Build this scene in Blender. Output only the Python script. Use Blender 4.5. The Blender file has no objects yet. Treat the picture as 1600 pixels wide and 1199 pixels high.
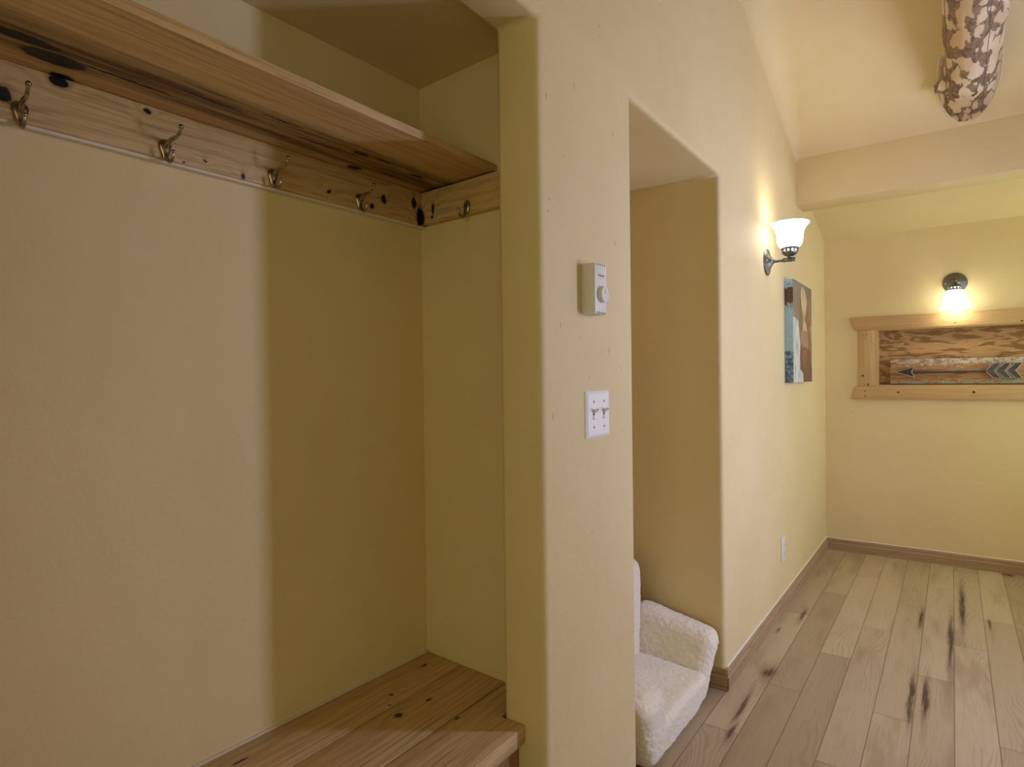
import bpy, bmesh, math, random
from mathutils import Vector, Matrix, noise
random.seed(7)
C = bpy.context.scene.collection
scene = bpy.context.scene

# ------------------------------------------------------------ camera
R2 = Vector((0.81143427, 0.58430787, -0.01259913))
F2 = Vector((-0.58442358, 0.8113966, -0.00919987))
U3 = Vector((0.00484734, 0.01482832, 0.9998783))
cd = bpy.data.cameras.new('camera'); cam = bpy.data.objects.new('camera', cd); C.objects.link(cam)
m = Matrix((R2, U3, -F2)).transposed().to_4x4(); m.translation = Vector((0.783, 0, 1.3271))
cam.matrix_world = m
cd.sensor_width = 36; cd.lens = 955.43 / 1600 * 36; cd.clip_start = .02
scene.camera = cam

# ------------------------------------------------------------ world, window daylight and added fill, exposure
W = bpy.data.worlds.new('sky'); scene.world = W; W.use_nodes = True
bg = W.node_tree.nodes['Background']; bg.inputs[0].default_value = (.62, .75, 1, 1); bg.inputs[1].default_value = .15
vs = scene.view_settings
vs.view_transform = 'Standard'; vs.look = 'None'; vs.gamma = 1; vs.use_curve_mapping = False
vs.exposure = 0.06
def area(name, loc, rot, sx, sy, power, col):
    l = bpy.data.lights.new(name, 'AREA'); l.shape = 'RECTANGLE'; l.size = sx; l.size_y = sy; l.energy = power; l.color = col
    o = bpy.data.objects.new(name, l); C.objects.link(o); o.location = loc; o.rotation_euler = rot
    return o
RX = 2.10                                   # inner face of the wall opposite the niches
DAY = (.80, .87, 1.0)
# unseen openings: A to C placed by shadow edges, D and E added fill
LG = dict(A=(28., 31., 49.), B=(4.5, 5., 8.), C=(11., 14., 11.), D=(1.0, 1.1, 1.2), E=(14.4, 15.2, 9.2), S=(.27, .32, .40))
WIN = [('A', 2.55, 2.79, .75, 2.10), ('B', 3.20, 3.44, .75, 2.10), ('C', 4.44, 4.92, .75, 2.10), ('D', .55, 1.75, .95, 2.05)]  # D is an added opening that only carries a fill lamp
def daylight(k, loc, rot, sx, sy):
    c = LG[k]; mx = max(c)
    if mx > 0: area('window_and_fill_light', loc, rot, sx, sy, mx, tuple(v / mx for v in c))
# area lamps in the openings of the unseen right wall
for k, y0, y1, z0, z1 in WIN:
    daylight(k, (RX + .09, (y0 + y1) / 2, (z0 + z1) / 2), (0, math.radians(90), 0), z1 - z0, y1 - y0)
daylight('E', (1.2, -2.19, 1.35), (math.radians(90), 0, 0), 1.0, 1.6)  # added fill lamp behind the camera, brightens the far wall

# ------------------------------------------------------------ node helpers
def lin(r, g, b):
    f = lambda c: ((c / 255) / 12.92) if c / 255 <= .04045 else (((c / 255) + .055) / 1.055) ** 2.4
    return (f(r), f(g), f(b), 1)
class NT:
    def __init__(s, name):
        s.m = bpy.data.materials.new(name); s.m.use_nodes = True; s.t = s.m.node_tree
        s.b = s.t.nodes['Principled BSDF']; s.out = s.t.nodes['Material Output']
        s.co = s.t.nodes.new('ShaderNodeTexCoord').outputs['Object']
    def n(s, typ, **kw):
        x = s.t.nodes.new('ShaderNode' + typ)
        for k, v in kw.items(): setattr(x, k, v)
        return x
    def put(s, inp, v):
        if isinstance(v, bpy.types.NodeSocket): s.t.links.new(v, inp)
        elif v is not None: inp.default_value = v
    def math(s, op, a, b=None, c=None, clamp=False):
        x = s.n('Math', operation=op); x.use_clamp = clamp
        for i, v in enumerate((a, b, c)): s.put(x.inputs[i], v)
        return x.outputs[0]
    def vmath(s, op, a, b=None, c=None, val=False):
        x = s.n('VectorMath', operation=op)
        for i, v in enumerate((a, b, c)): s.put(x.inputs[i], v)
        return x.outputs['Value' if val else 'Vector']
    def noise(s, vec, scale=5, detail=4, rough=.5, dist=0, col=False):
        x = s.n('TexNoise'); s.put(x.inputs['Vector'], vec); x.inputs['Scale'].default_value = scale
        x.inputs['Detail'].default_value = detail; x.inputs['Roughness'].default_value = rough; x.inputs['Distortion'].default_value = dist
        return x.outputs['Color' if col else 'Fac']
    def scale(s, vec, sc): return s.vmath('MULTIPLY', vec, sc)
    def ramp(s, f, stops, interp='LINEAR'):
        x = s.n('ValToRGB'); s.put(x.inputs[0], f); r = x.color_ramp; r.interpolation = interp
        while len(r.elements) < len(stops): r.elements.new(.5)
        for e, (p, c) in zip(r.elements, stops):
            e.position = p; e.color = c if len(c) == 4 else (*c, 1)
        return x.outputs[0]
    def mask(s, f, lo, hi):
        x = s.n('MapRange'); x.interpolation_type = 'SMOOTHSTEP'
        s.put(x.inputs[0], f); x.inputs[1].default_value = lo; x.inputs[2].default_value = hi; return x.outputs[0]
    def mix(s, f, a, b, mode='MIX'):
        x = s.n('MixRGB', blend_type=mode); s.put(x.inputs[0], f); s.put(x.inputs[1], a); s.put(x.inputs[2], b); return x.outputs[0]
    def sep(s, vec):
        x = s.n('SeparateXYZ'); s.put(x.inputs[0], vec); return x.outputs
    def comb(s, a, b, c):
        x = s.n('CombineXYZ')
        for i, v in enumerate((a, b, c)): s.put(x.inputs[i], v)
        return x.outputs[0]
    def bump(s, h, strength=.3, dist=.01, nrm=None):
        x = s.n('Bump'); x.inputs['Strength'].default_value = strength; x.inputs['Distance'].default_value = dist
        s.put(x.inputs['Height'], h)
        if nrm: s.put(x.inputs['Normal'], nrm)
        return x.outputs[0]
    def fin(s, col, rough=.6, metal=0, nrm=None, spec=None):
        s.put(s.b.inputs['Base Color'], col); s.put(s.b.inputs['Roughness'], rough); s.put(s.b.inputs['Metallic'], metal)
        if nrm: s.put(s.b.inputs['Normal'], nrm)
        if spec is not None: s.b.inputs['Specular IOR Level'].default_value = spec
        return s.m
    def nearest(s, P, pts):
        """smallest scaled distance to a list of (centre, radii)"""
        d = None
        for c, r in pts:
            inv = tuple(1 / q for q in r); off = tuple(-a / q for a, q in zip(c, r))
            L = s.vmath('LENGTH', s.vmath('MULTIPLY_ADD', P, inv, off), val=True)
            d = L if d is None else s.math('MINIMUM', d, L)
        return d

SCUFFS = [((0, 1.24, 1.998), (0.02, 0.0022, 0.011)), ((0, 1.521, 2.266), (0.02, 0.0022, 0.0045)), ((0, 1.517, 2.292), (0.02, 0.0022, 0.0045)), ((0, 1.376, 2.076), (0.02, 0.0022, 0.011)), ((0, 1.317, 1.876), (0.02, 0.0022, 0.0045)), ((0, 1.619, 2.089), (0.02, 0.0022, 0.0045)), ((0, 1.593, 2.018), (0.02, 0.0022, 0.011)), ((0, 1.245, 1.726), (0.02, 0.0022, 0.0045)), ((0, 1.249, 1.754), (0.02, 0.0022, 0.0045)), ((0, 1.295, 1.456), (0.02, 0.0022, 0.011)), ((0, 1.394, 1.431), (0.02, 0.0022, 0.0045)), ((0, 1.511, 1.394), (0.02, 0.0022, 0.0045)), ((0, 1.557, 1.399), (0.02, 0.0022, 0.011)), ((0, 1.63, 1.356), (0.02, 0.0022, 0.0045)), ((0, 1.634, 1.345), (0.02, 0.0022, 0.0045)), ((0, 1.255, 1.233), (0.02, 0.0022, 0.011)), ((0, 1.634, 1.171), (0.02, 0.0022, 0.0045)), ((0, 1.444, 0.912), (0.02, 0.0022, 0.0045)), ((0, 1.601, 1.71), (0.02, 0.0022, 0.011)), ((0, 3.31, 1.976), (0.02, 0.0022, 0.0045)), ((0, 2.826, 1.604), (0.02, 0.0022, 0.0045)), ((0, 2.903, 0.785), (0.02, 0.0022, 0.011))]
def plaster(name, col, specks=True):
    t = NT(name)
    big = t.noise(t.co, 2.2, 3, .5); mid = t.noise(t.co, 13, 4, .55); fine = t.noise(t.co, 90, 3, .6)
    c = t.mix(t.mask(big, .35, .7), col, tuple(v * k for v, k in zip(col[:3], (.955, .95, .93))) + (1,))
    c = t.mix(t.math('MULTIPLY', t.mask(mid, .45, .75), .10), c, (.80, .76, .68, 1))
    if specks:
        sp = t.noise(t.scale(t.co, (1, 1, .35)), 38, 2, .6)
        gate = t.mask(t.noise(t.co, 3.1, 2), .52, .60)
        c = t.mix(t.math('MULTIPLY', t.math('MULTIPLY', t.mask(sp, .755, .80), gate), .55), c, (.22, .17, .11, 1))
        wg = t.vmath('MULTIPLY_ADD', t.vmath('SUBTRACT', t.noise(t.co, 160, 2, .6, col=True), (.5, .5, .5)), (0, .007, .007), t.co)
        c = t.mix(t.math('MULTIPLY', t.math('SUBTRACT', 1, t.mask(t.nearest(wg, SCUFFS), .6, 1.1)), .6), c, (.20, .15, .10, 1))
    h = t.math('ADD', t.math('MULTIPLY', mid, .6), t.math('MULTIPLY', fine, .14))
    h = t.math('ADD', h, t.math('MULTIPLY', big, 1.6))
    return t.fin(c, .62, nrm=t.bump(h, .28, .012), spec=.35)

def wood(name, light, mid, dark, axis=1, across=0, freq=26, knots=(), bands=None, rough=.5, seed=0., knotdark=(.012, .008, .006, 1), grainamt=1., bumps=.15):
    """timber: grain runs along `axis`; knots = [((x,y,z),(rx,ry,rz))]"""
    t = NT(name)
    P0 = t.vmath('ADD', t.co, (seed, seed * 1.7, seed * .6))
    st = [1., 1., 1.]; st[axis] = .09
    warp = t.noise(t.scale(P0, tuple(st)), 9, 3, .5)
    fine = t.noise(t.scale(P0, tuple(v if i != axis else .03 for i, v in enumerate((1, 1, 1)))), 210, 3, .6)
    x = t.sep(t.co)[across]
    g = t.math('ADD', t.math('MULTIPLY', x, freq), t.math('MULTIPLY', warp, 6.5))
    kd = None
    if knots:
        wig = t.vmath('SUBTRACT', t.noise(t.co, 60, 3, .6, col=True), (.5, .5, .5))
        Pk = t.vmath('MULTIPLY_ADD', wig, (.011, .016, .011), t.co)
        kd = t.nearest(Pk, knots)
        infl = t.math('POWER', 2.718, t.math('MULTIPLY', kd, -.55))
        g = t.math('ADD', g, t.math('MULTIPLY', infl, 2.2))
    ring = t.math('MULTIPLY_ADD', t.math('SINE', t.math('MULTIPLY', g, 6.283)), .5, .5)
    ring = t.math('POWER', ring, 2.2)
    c = t.mix(t.math('MULTIPLY', ring, .42 * grainamt), light, mid)
    c = t.mix(t.math('MULTIPLY', t.mask(warp, .48, .72), .35), c, mid)
    c = t.mix(t.math('MULTIPLY', t.mask(fine, .46, .74), .45 * grainamt), c, dark)
    if bands:
        for (ax, lo, hi, soft, bc, amt) in bands:
            v = t.math('ADD', t.sep(t.co)[ax], t.math('MULTIPLY', t.math('SUBTRACT', warp, .5), .05))
            mk = t.math('MULTIPLY', t.mask(v, lo - soft, lo + soft), t.math('SUBTRACT', 1, t.mask(v, hi - soft, hi + soft)))
            streak = t.mask(t.noise(t.scale(P0, (1, .05, 1)), 45, 4, .65), .38, .62)
            c = t.mix(t.math('MULTIPLY', mk, t.math('MULTIPLY_ADD', streak, amt * .6, amt * .4)), c, bc)
    if kd is not None:
        halo = t.math('MULTIPLY', t.math('SUBTRACT', 1, t.mask(kd, .85, 1.6)), .35)
        c = t.mix(halo, c, tuple(v * .42 for v in dark[:3]) + (1,))
        c = t.mix(t.math('SUBTRACT', 1, t.mask(kd, .80, 1.0)), c, knotdark)
    return t.fin(c, rough, nrm=t.bump(t.math('ADD', fine, ring), bumps, .002), spec=.4)

def metal(name, col, rough, bumps=0.):
    t = NT(name); nz = t.noise(t.co, 120, 2)
    return t.fin(t.mix(t.mask(nz, .3, .75), col, tuple(v * .6 for v in col[:3]) + (1,)), rough, 1, nrm=t.bump(nz, bumps, .001) if bumps else None)
def plain(name, col, rough=.4, spec=.5):
    t = NT(name); nz = t.noise(t.co, 25, 2)
    return t.fin(t.mix(t.math('MULTIPLY', nz, .12), col, tuple(v * .85 for v in col[:3]) + (1,)), rough, spec=spec)

M = {}
WALLC = (.78, .62, .33, 1)
M['wall'] = plaster('yellow_plaster', WALLC)
M['niche'] = plaster('niche_plaster', WALLC, specks=False)
M['ceil'] = plaster('ceiling_plaster', WALLC, specks=False)
PL, PM, PD = lin(212, 178, 122), lin(176, 138, 84), lin(112, 80, 44)
yk = .012
M['shelf'] = wood('rough_pine_shelf', PL, PM, PD, 1, 0, 30, knots=[
    ((-.488, .408, 1.895), (.026, .055, .05)), ((-.45, .352, 1.895), (.016, .06, .05)), ((-.57, .614, 1.895), (.012, .02, .05)), ((-.553, .440, 1.895), (.014, .022, .05)),
    ((-.430, .66, 1.895), (.004, .07, .05)), ((-.512, 1.09, 1.895), (.014, .022, .05)), ((-.421, 1.035, 1.895), (.010, .026, .05)),
    ((-.414, 1.104, 1.895), (.006, .02, .05)), ((-.43, 1.24, 1.895), (.008, .03, .05)), ((-.403, .80, 1.895), (.003, .06, .05)), ((-.47, .52, 1.895), (.004, .09, .05)), ((-.45, .93, 1.895), (.003, .08, .05)), ((-.485, 1.19, 1.895), (.005, .05, .05))],
    bands=[(0, -.502, -.375, .016, lin(88, 56, 26), .95)], seed=1.3, rough=.55)
M['rail'] = wood('knotty_pine_rail', PL, PM, PD, 1, 2, 34, knots=[
    ((-.522, .354, 1.834), (.09, .017, .016)), ((-.522, .436, 1.886), (.09, .018, .013)), ((-.522, .587, 1.882), (.09, .009, .007)), ((-.522, .696, 1.779), (.09, .012, .006)),
    ((-.522, .79, 1.80), (.09, .006, .007)), ((-.522, 1.025, 1.82), (.09, .007, .006)), ((-.522, 1.207, 1.84), (.09, .011, .014)),
    ((-.522, .704, 1.813), (.09, .0035, .004)), ((-.522, .659, 1.798), (.09, .003, .003)), ((-.522, 1.325, 1.855), (.09, .010, .018)), ((-.522, 1.348, 1.818), (.09, .014, .030)),
    ((-.522, 1.165, 1.812), (.09, .008, .009))], seed=4.1, rough=.55)
M['siderail'] = wood('pine_side_rail', PL, PM, PD, 0, 2, 34, knots=[
    ((-.471, 1.353, 1.833), (.0055, .03, .018)), ((-.474, 1.353, 1.810), (.006, .03, .006)), ((-.522, 1.353, 1.812), (.014, .03, .03))], seed=7.7, rough=.55)
M['bench'] = wood('bench_pine', lin(216, 184, 134), lin(176, 140, 94), lin(104, 74, 44), 1, 0, 40, knots=[
    ((-.440, 1.127, .483), (.006, .007, .03)), ((-.350, 1.068, .483), (.010, .012, .03)), ((-.339, 1.165, .483), (.005, .009, .03)),
    ((-.484, 1.299, .483), (.004, .016, .03)), ((-.22, 1.14, .483), (.004, .007, .03)), ((-.505, .737, .483), (.004, .02, .03)), ((-.406, 1.088, .483), (.003, .004, .03))], seed=2.2, rough=.42)
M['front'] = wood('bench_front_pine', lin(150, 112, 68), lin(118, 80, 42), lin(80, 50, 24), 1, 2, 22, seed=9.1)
M['frame'] = wood('clear_pine', lin(204, 168, 118), lin(184, 142, 92), lin(144, 102, 58), 0, 2, 40, knots=[
    ((.47, 5.13, 1.19), (.008, .03, .005)), ((.90, 5.13, 1.193), (.008, .03, .006)), ((.265, 5.13, 1.20), (.005, .03, .004)),
    ((.266, 5.13, 1.16), (.005, .03, .004)), ((.80, 5.13, 1.665), (.005, .03, .004)), ((1.15, 5.13, 1.655), (.007, .03, .004))], seed=3.3, grainamt=.6)
M['frame_v'] = wood('clear_pine_upright', lin(204, 168, 118), lin(184, 142, 92), lin(144, 102, 58), 2, 0, 40, knots=[
    ((.252, 5.13, 1.31), (.007, .03, .006)), ((.285, 5.13, 1.245), (.004, .03, .009)), ((.262, 5.13, 1.245), (.003, .03, .004)), ((.256, 5.13, 1.605), (.003, .03, .003)), ((.266, 5.13, 1.585), (.003, .03, .003)), ((.278, 5.13, 1.61), (.003, .03, .003))], seed=6.3, grainamt=.6)
BB = (lin(176, 146, 110), lin(140, 108, 76), lin(96, 68, 44))
M['base_y'] = wood('baseboard_oak', *BB, 1, 2, 60, seed=5.5)
M['base_x'] = wood('baseboard_oak_far', *BB, 0, 2, 60, seed=8.5)

def plywood():
    t = NT('plywood_back')
    n = t.noise(t.scale(t.co, (1.3, 1, 6.6)), 3.3, 5, .55, .35)
    s = t.math('MULTIPLY_ADD', t.math('SINE', t.math('MULTIPLY', n, 30)), .5, .5)
    c = t.ramp(s, [(0, lin(134, 96, 56)), (.34, lin(146, 104, 62)), (.5, lin(178, 136, 88)), (1, lin(190, 148, 100))])
    f = t.noise(t.scale(t.co, (.05, 1, 1)), 160, 3)
    c = t.mix(t.math('MULTIPLY', t.mask(f, .5, .8), .3), c, lin(120, 76, 40))
    return t.fin(c, .6)
M['ply'] = plywood()

def reclaimed():
    t = NT('reclaimed_board'); X, Y, Z = t.sep(t.co)[0:3]
    g = t.noise(t.scale(t.co, (.08, 1, 1)), 130, 4, .6)
    c = t.mix(t.mask(g, .4, .7), lin(178, 134, 90), lin(132, 92, 60))
    p = t.noise(t.scale(t.co, (.45, 1, 1.2)), 60, 5, .7)
    zt = t.mask(Z, 1.345, 1.42)
    c = t.mix(t.math('MULTIPLY', t.mask(t.math('ADD', p, t.math('MULTIPLY', zt, .22)), .60, .70), .75), c, lin(196, 188, 180))
    c = t.mix(t.math('MULTIPLY', t.math('MULTIPLY', t.mask(t.noise(t.co, 40, 4, .7), .5, .6), zt), .7), c, lin(104, 84, 72))
    zb = t.math('SUBTRACT', 1, t.mask(Z, 1.262, 1.298))
    zz = t.math('MULTIPLY', t.mask(t.math('ADD', p, t.math('MULTIPLY', zb, .16)), .58, .70), zb)
    c = t.mix(t.math('MULTIPLY', zz, .8), c, lin(150, 165, 150))
    v = t.mask(t.noise(t.scale(t.co, (1, 1, .12)), 48, 3, .6), .66, .7)
    c = t.mix(t.math('MULTIPLY', v, .5), c, lin(206, 194, 176))
    return t.fin(c, .8, nrm=t.bump(g, .3, .003))
M['reclaimed'] = reclaimed()

def floor_mat():
    t = NT('plank_floor'); X, Y, Z = t.sep(t.co)[0:3]
    PW, LN = .1296, 1.366
    u = t.math('DIVIDE', t.math('SUBTRACT', X, .7829), PW)
    row = t.math('FLOOR', u); fu = t.math('SUBTRACT', u, row)
    ph = t.math('MULTIPLY_ADD', row, .4535, 3.655)
    v = t.math('DIVIDE', t.math('SUBTRACT', Y, ph), LN)
    cl = t.math('FLOOR', v); fv = t.math('SUBTRACT', v, cl)
    wn = t.n('TexWhiteNoise', noise_dimensions='3D'); t.put(wn.inputs['Vector'], t.comb(row, cl, 3.3))
    rnd = wn.outputs['Value']; rc = wn.outputs['Color']
    off = t.vmath('MULTIPLY', rc, (7, 9, 3))
    P = t.vmath('ADD', t.co, off)
    warp = t.noise(t.scale(P, (1, .22, 1)), 7, 2, .4)
    g = t.math('ADD', t.math('MULTIPLY', X, 70), t.math('MULTIPLY', warp, 16))
    ring = t.math('POWER', t.math('MULTIPLY_ADD', t.math('SINE', t.math('MULTIPLY', g, 6.283)), .5, .5), 3)
    fine = t.noise(t.scale(P, (1, .04, 1)), 170, 3, .6)
    c = t.mix(rnd, lin(194, 174, 142), lin(168, 146, 114))
    c = t.mix(t.math('MULTIPLY', t.mask(t.noise(t.scale(P, (1, .16, 1)), 11, 3), .50, .70), .50), c, lin(150, 120, 92))
    c = t.mix(t.math('MULTIPLY', t.math('MULTIPLY', ring, t.mask(t.noise(t.scale(P, (1, .3, 1)), 7, 2), .42, .62)), .34), c, lin(140, 112, 86))
    c = t.mix(t.math('MULTIPLY', t.mask(fine, .45, .8), .30), c, lin(140, 112, 86))
    wig = t.vmath('SUBTRACT', t.noise(t.scale(t.co, (1, .10, 1)), 46, 5, .7, col=True), (.5, .5, .5))
    Pk = t.vmath('MULTIPLY_ADD', wig, (.038, .20, 0), t.co)
    streaks = [(.822, 4.28, .014, .42), (.770, 3.68, .012, .40), (.640, 3.95, .011, .15), (.640, 2.95, .011, .26), (.688, 2.98, .011, .22),
               (.113, 2.852, .026, .055), (.108, 3.65, .010, .10), (.043, 3.36, .007, .04), (.094, 2.51, .009, .13), (.110, 2.30, .010, .08),
               (1.07, 5.13, .03, .045), (.935, 4.08, .006, .08), (.40, 1.9, .012, .2), (1.35, 3.2, .012, .3)]
    kd = t.nearest(Pk, [((x, y, 0), (rx, ry, 1)) for x, y, rx, ry in streaks])
    c = t.mix(t.math('MULTIPLY', t.math('SUBTRACT', 1, t.mask(kd, .9, 2.1)), .33), c, lin(120, 90, 68))
    c = t.mix(t.math('MULTIPLY', t.math('MULTIPLY', t.math('SUBTRACT', 1, t.mask(kd, .35, 1.25)), t.mask(fine, .2, .5)), .95), c, lin(74, 52, 40))
    # bevelled seams between planks
    eu = t.math('MULTIPLY', t.math('MINIMUM', fu, t.math('SUBTRACT', 1, fu)), PW)
    ev = t.math('MULTIPLY', t.math('MINIMUM', fv, t.math('SUBTRACT', 1, fv)), LN)
    e = t.mask(t.math('MINIMUM', eu, ev), .0006, .0022)
    c = t.mix(t.math('MULTIPLY', t.math('SUBTRACT', 1, e), .75), c, lin(84, 66, 52))
    h = t.math('ADD', e, t.math('MULTIPLY', fine, .12))
    return t.fin(c, .46, nrm=t.bump(h, .35, .002), spec=.4)
M['floor'] = floor_mat()
M['nickel'] = metal('dull_pewter', (.25, .245, .24, 1), .40, .15)
M['brass'] = metal('antique_brass', (.44, .37, .26, 1), .22)
M['arrow'] = metal('dark_steel', (.16, .15, .15, 1), .5, .2)
M['black'] = plain('blackened_iron', (.018, .017, .017, 1), .38)
M['arrow_edge'] = metal('worn_steel_edge', (.62, .60, .58, 1), .35)
M['white'] = plain('white_plastic', (.72, .72, .74, 1), .3)
M['steelwhite'] = plain('gloss_white_plate', (.93, .93, .95, 1), .16)
M['ivory'] = plain('ivory_plastic', (.80, .76, .70, 1), .4)
M['dark'] = plain('dark_recess', (.03, .03, .03, 1), .6)
M['print'] = plain('grey_print', (.16, .16, .17, 1), .6)
M['caulk'] = plain('caulk', (.74, .66, .52, 1), .6)
def glass_shade():
    t = NT('frosted_glass_lit'); t.fin((.95, .93, .88, 1), .35)
    t.b.inputs['Emission Color'].default_value = (LG['S'][0], LG['S'][1] * .82, LG['S'][2] * .56, 1); t.b.inputs['Emission Strength'].default_value = 22.
    return t.m
M['glass'] = glass_shade()
def fleece():
    t = NT('cream_fleece')
    vo = t.n('TexVoronoi'); t.put(vo.inputs['Vector'], t.co); vo.inputs['Scale'].default_value = 250
    n = t.noise(t.co, 120, 4, .7)
    c = t.mix(t.mask(n, .3, .7), (.94, .85, .69, 1), (.88, .77, .60, 1))
    h = t.math('ADD', vo.outputs['Distance'], n)
    m_ = t.fin(c, .95, nrm=t.bump(h, .45, .004), spec=.1)
    t.b.inputs['Sheen Weight'].default_value = .4
    return m_
M['fleece'] = fleece()
def bark():
    t = NT('peeled_log')
    st = t.scale(t.co, (1, .38, 1))
    wob = t.vmath('MULTIPLY_ADD', t.vmath('SUBTRACT', t.noise(st, 22, 3, .6, col=True), (.5, .5, .5)), (.05, .05, .05), st)
    vo = t.n('TexVoronoi', feature='SMOOTH_F1'); t.put(vo.inputs['Vector'], wob); vo.inputs['Scale'].default_value = 25; vo.inputs['Smoothness'].default_value = .25
    d = vo.outputs['Distance']
    n = t.noise(st, 55, 5, .75)
    big = t.noise(st, 9, 2)
    mk = t.mask(t.math('ADD', d, t.math('ADD', t.math('MULTIPLY', n, .30), t.math('MULTIPLY', big, .30))), .82, .86)
    pale = t.mix(t.mask(t.noise(st, 6, 3), .35, .65), lin(226, 206, 178), lin(200, 168, 128))
    dk = t.mix(t.mask(n, .35, .65), lin(70, 50, 40), lin(150, 118, 90))
    c = t.mix(t.math('MULTIPLY', mk, .92), pale, dk)
    # knots and long drying cracks
    kd = t.nearest(wob, [((.875, 3.78 * .38, 2.70), (.016, .010, .03)), ((.80, 3.80 * .38, 2.70), (.022, .012, .03))])
    c = t.mix(t.math('SUBTRACT', 1, t.mask(kd, .8, 1.1)), c, lin(110, 82, 44))
    xw = t.math('ADD', t.sep(t.co)[0], t.math('MULTIPLY', t.noise(t.scale(t.co, (0, 1, 0)), 5, 3), .012))
    for cx in (.772, .921):
        k = t.math('ABSOLUTE', t.math('SUBTRACT', xw, cx))
        c = t.mix(t.math('MULTIPLY', t.math('SUBTRACT', 1, t.mask(k, .0008, .0028)), .8), c, lin(72, 50, 36))
    return t.fin(c, .6, nrm=t.bump(mk, .3, .004))
M['log'] = bark()

# ------------------------------------------------------------ mesh helpers
def link(name, bm, mat, parent=None, smooth=None, kind=None):
    me = bpy.data.meshes.new(name); bmesh.ops.recalc_face_normals(bm, faces=bm.faces); bm.to_mesh(me); bm.free()
    for mm in (mat if isinstance(mat, (list, tuple)) else [mat]): me.materials.append(mm)
    o = bpy.data.objects.new(name, me); C.objects.link(o)
    if parent: o.parent = parent
    if smooth is not None:
        for p in me.polygons: p.use_smooth = True
        if smooth < 180: me.set_sharp_from_angle(angle=math.radians(smooth))
    if kind: o['kind'] = kind
    return o
def add_box(bm, x0, x1, y0, y1, z0, z1, bev=0., seg=2):
    r = bmesh.ops.create_cube(bm, size=1)['verts']
    for v in r: v.co = Vector(((x0 + x1) / 2 + v.co.x * (x1 - x0), (y0 + y1) / 2 + v.co.y * (y1 - y0), (z0 + z1) / 2 + v.co.z * (z1 - z0)))
    if bev:
        es = list({e for v in r for e in v.link_edges})
        bmesh.ops.bevel(bm, geom=es, offset=bev, segments=seg, affect='EDGES', profile=.5)
def box(name, x0, x1, y0, y1, z0, z1, mat, parent=None, bev=0., kind=None, seg=2):
    bm = bmesh.new(); add_box(bm, x0, x1, y0, y1, z0, z1, bev, seg)
    return link(name, bm, mat, parent, 40 if bev else None, kind)
def add_prism(bm, pts, axis, a, b, bev=0.):
    """polygon pts (two coords, in the axis order left over) extruded from a to b along axis"""
    def mk(p, h):
        q = list(p); q.insert(axis, h); return bm.verts.new(q)
    A = [mk(p, a) for p in pts]; B = [mk(p, b) for p in pts]
    fs = [bm.faces.new(A), bm.faces.new(B[::-1])]
    for i in range(len(pts)): fs.append(bm.faces.new((A[i], B[i], B[(i + 1) % len(pts)], A[(i + 1) % len(pts)])))
    if bev:
        es = list({e for f in fs for e in f.edges}); bmesh.ops.recalc_face_normals(bm, faces=fs)
        bmesh.ops.bevel(bm, geom=es, offset=bev, segments=2, affect='EDGES', profile=.5)
def prism(name, pts, axis, a, b, mat, parent=None, bev=0., kind=None):
    bm = bmesh.new(); add_prism(bm, pts, axis, a, b, bev)
    return link(name, bm, mat, parent, 40 if bev else None, kind)
def add_tube(bm, pts, rads, seg=12, cap=True):
    pts = [Vector(p) for p in pts]
    if not isinstance(rads, (list, tuple)): rads = [rads] * len(pts)
    ref = None; rings = []
    for i, p in enumerate(pts):
        d = (pts[min(i + 1, len(pts) - 1)] - pts[max(i - 1, 0)]).normalized()
        if ref is None: ref = d.orthogonal().normalized()
        ref = (ref - d * ref.dot(d)).normalized(); b = d.cross(ref)
        rings.append([bm.verts.new(p + (ref * math.cos(a) + b * math.sin(a)) * rads[i]) for a in (2 * math.pi * k / seg for k in range(seg))])
    for r0, r1 in zip(rings, rings[1:]):
        for k in range(seg): bm.faces.new((r0[k], r0[(k + 1) % seg], r1[(k + 1) % seg], r1[k]))
    if cap: bm.faces.new(rings[0][::-1]); bm.faces.new(rings[-1])
def add_lathe(bm, prof, mat4, seg=40):
    """prof [(r, h)] about local Z, placed by mat4"""
    rings = []
    for r, h in prof:
        if r < 1e-6: rings.append([bm.verts.new(mat4 @ Vector((0, 0, h)))])
        else: rings.append([bm.verts.new(mat4 @ Vector((r * math.cos(2 * math.pi * k / seg), r * math.sin(2 * math.pi * k / seg), h))) for k in range(seg)])
    for a, b in zip(rings, rings[1:]):
        for k in range(seg):
            k2 = (k + 1) % seg
            if len(a) == 1 and len(b) == 1: continue
            if len(a) == 1: bm.faces.new((a[0], b[k2], b[k]))
            elif len(b) == 1: bm.faces.new((a[k], a[k2], b[0]))
            else: bm.faces.new((a[k], a[k2], b[k2], b[k]))
def add_ball(bm, p, r, seg=12):
    bmesh.ops.create_uvsphere(bm, u_segments=seg, v_segments=seg // 2 + 2, radius=r, matrix=Matrix.Translation(p))
def catmull(P, n=8):
    P = [Vector(p) for p in P]; Q = [P[0]] + P + [P[-1]]; out = []
    for i in range(1, len(Q) - 2):
        for k in range(n):
            t = k / n; a, b, c, d = Q[i - 1:i + 3]
            out.append(.5 * ((2 * b) + (c - a) * t + (2 * a - 5 * b + 4 * c - d) * t * t + (3 * b - a - 3 * c + d) * t ** 3))
    return out + [P[-1]]
def thing(name, label, cat, loc=(0, 0, 0), rot=(0, 0, 0), group=None):
    o = bpy.data.objects.new(name, None); C.objects.link(o); o.location = loc; o.rotation_euler = rot
    o['label'] = label; o['category'] = cat
    if group: o['group'] = group
    return o
def tag(o, label, cat, group=None):
    o['label'] = label; o['category'] = cat
    if group: o['group'] = group
    return o

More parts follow.
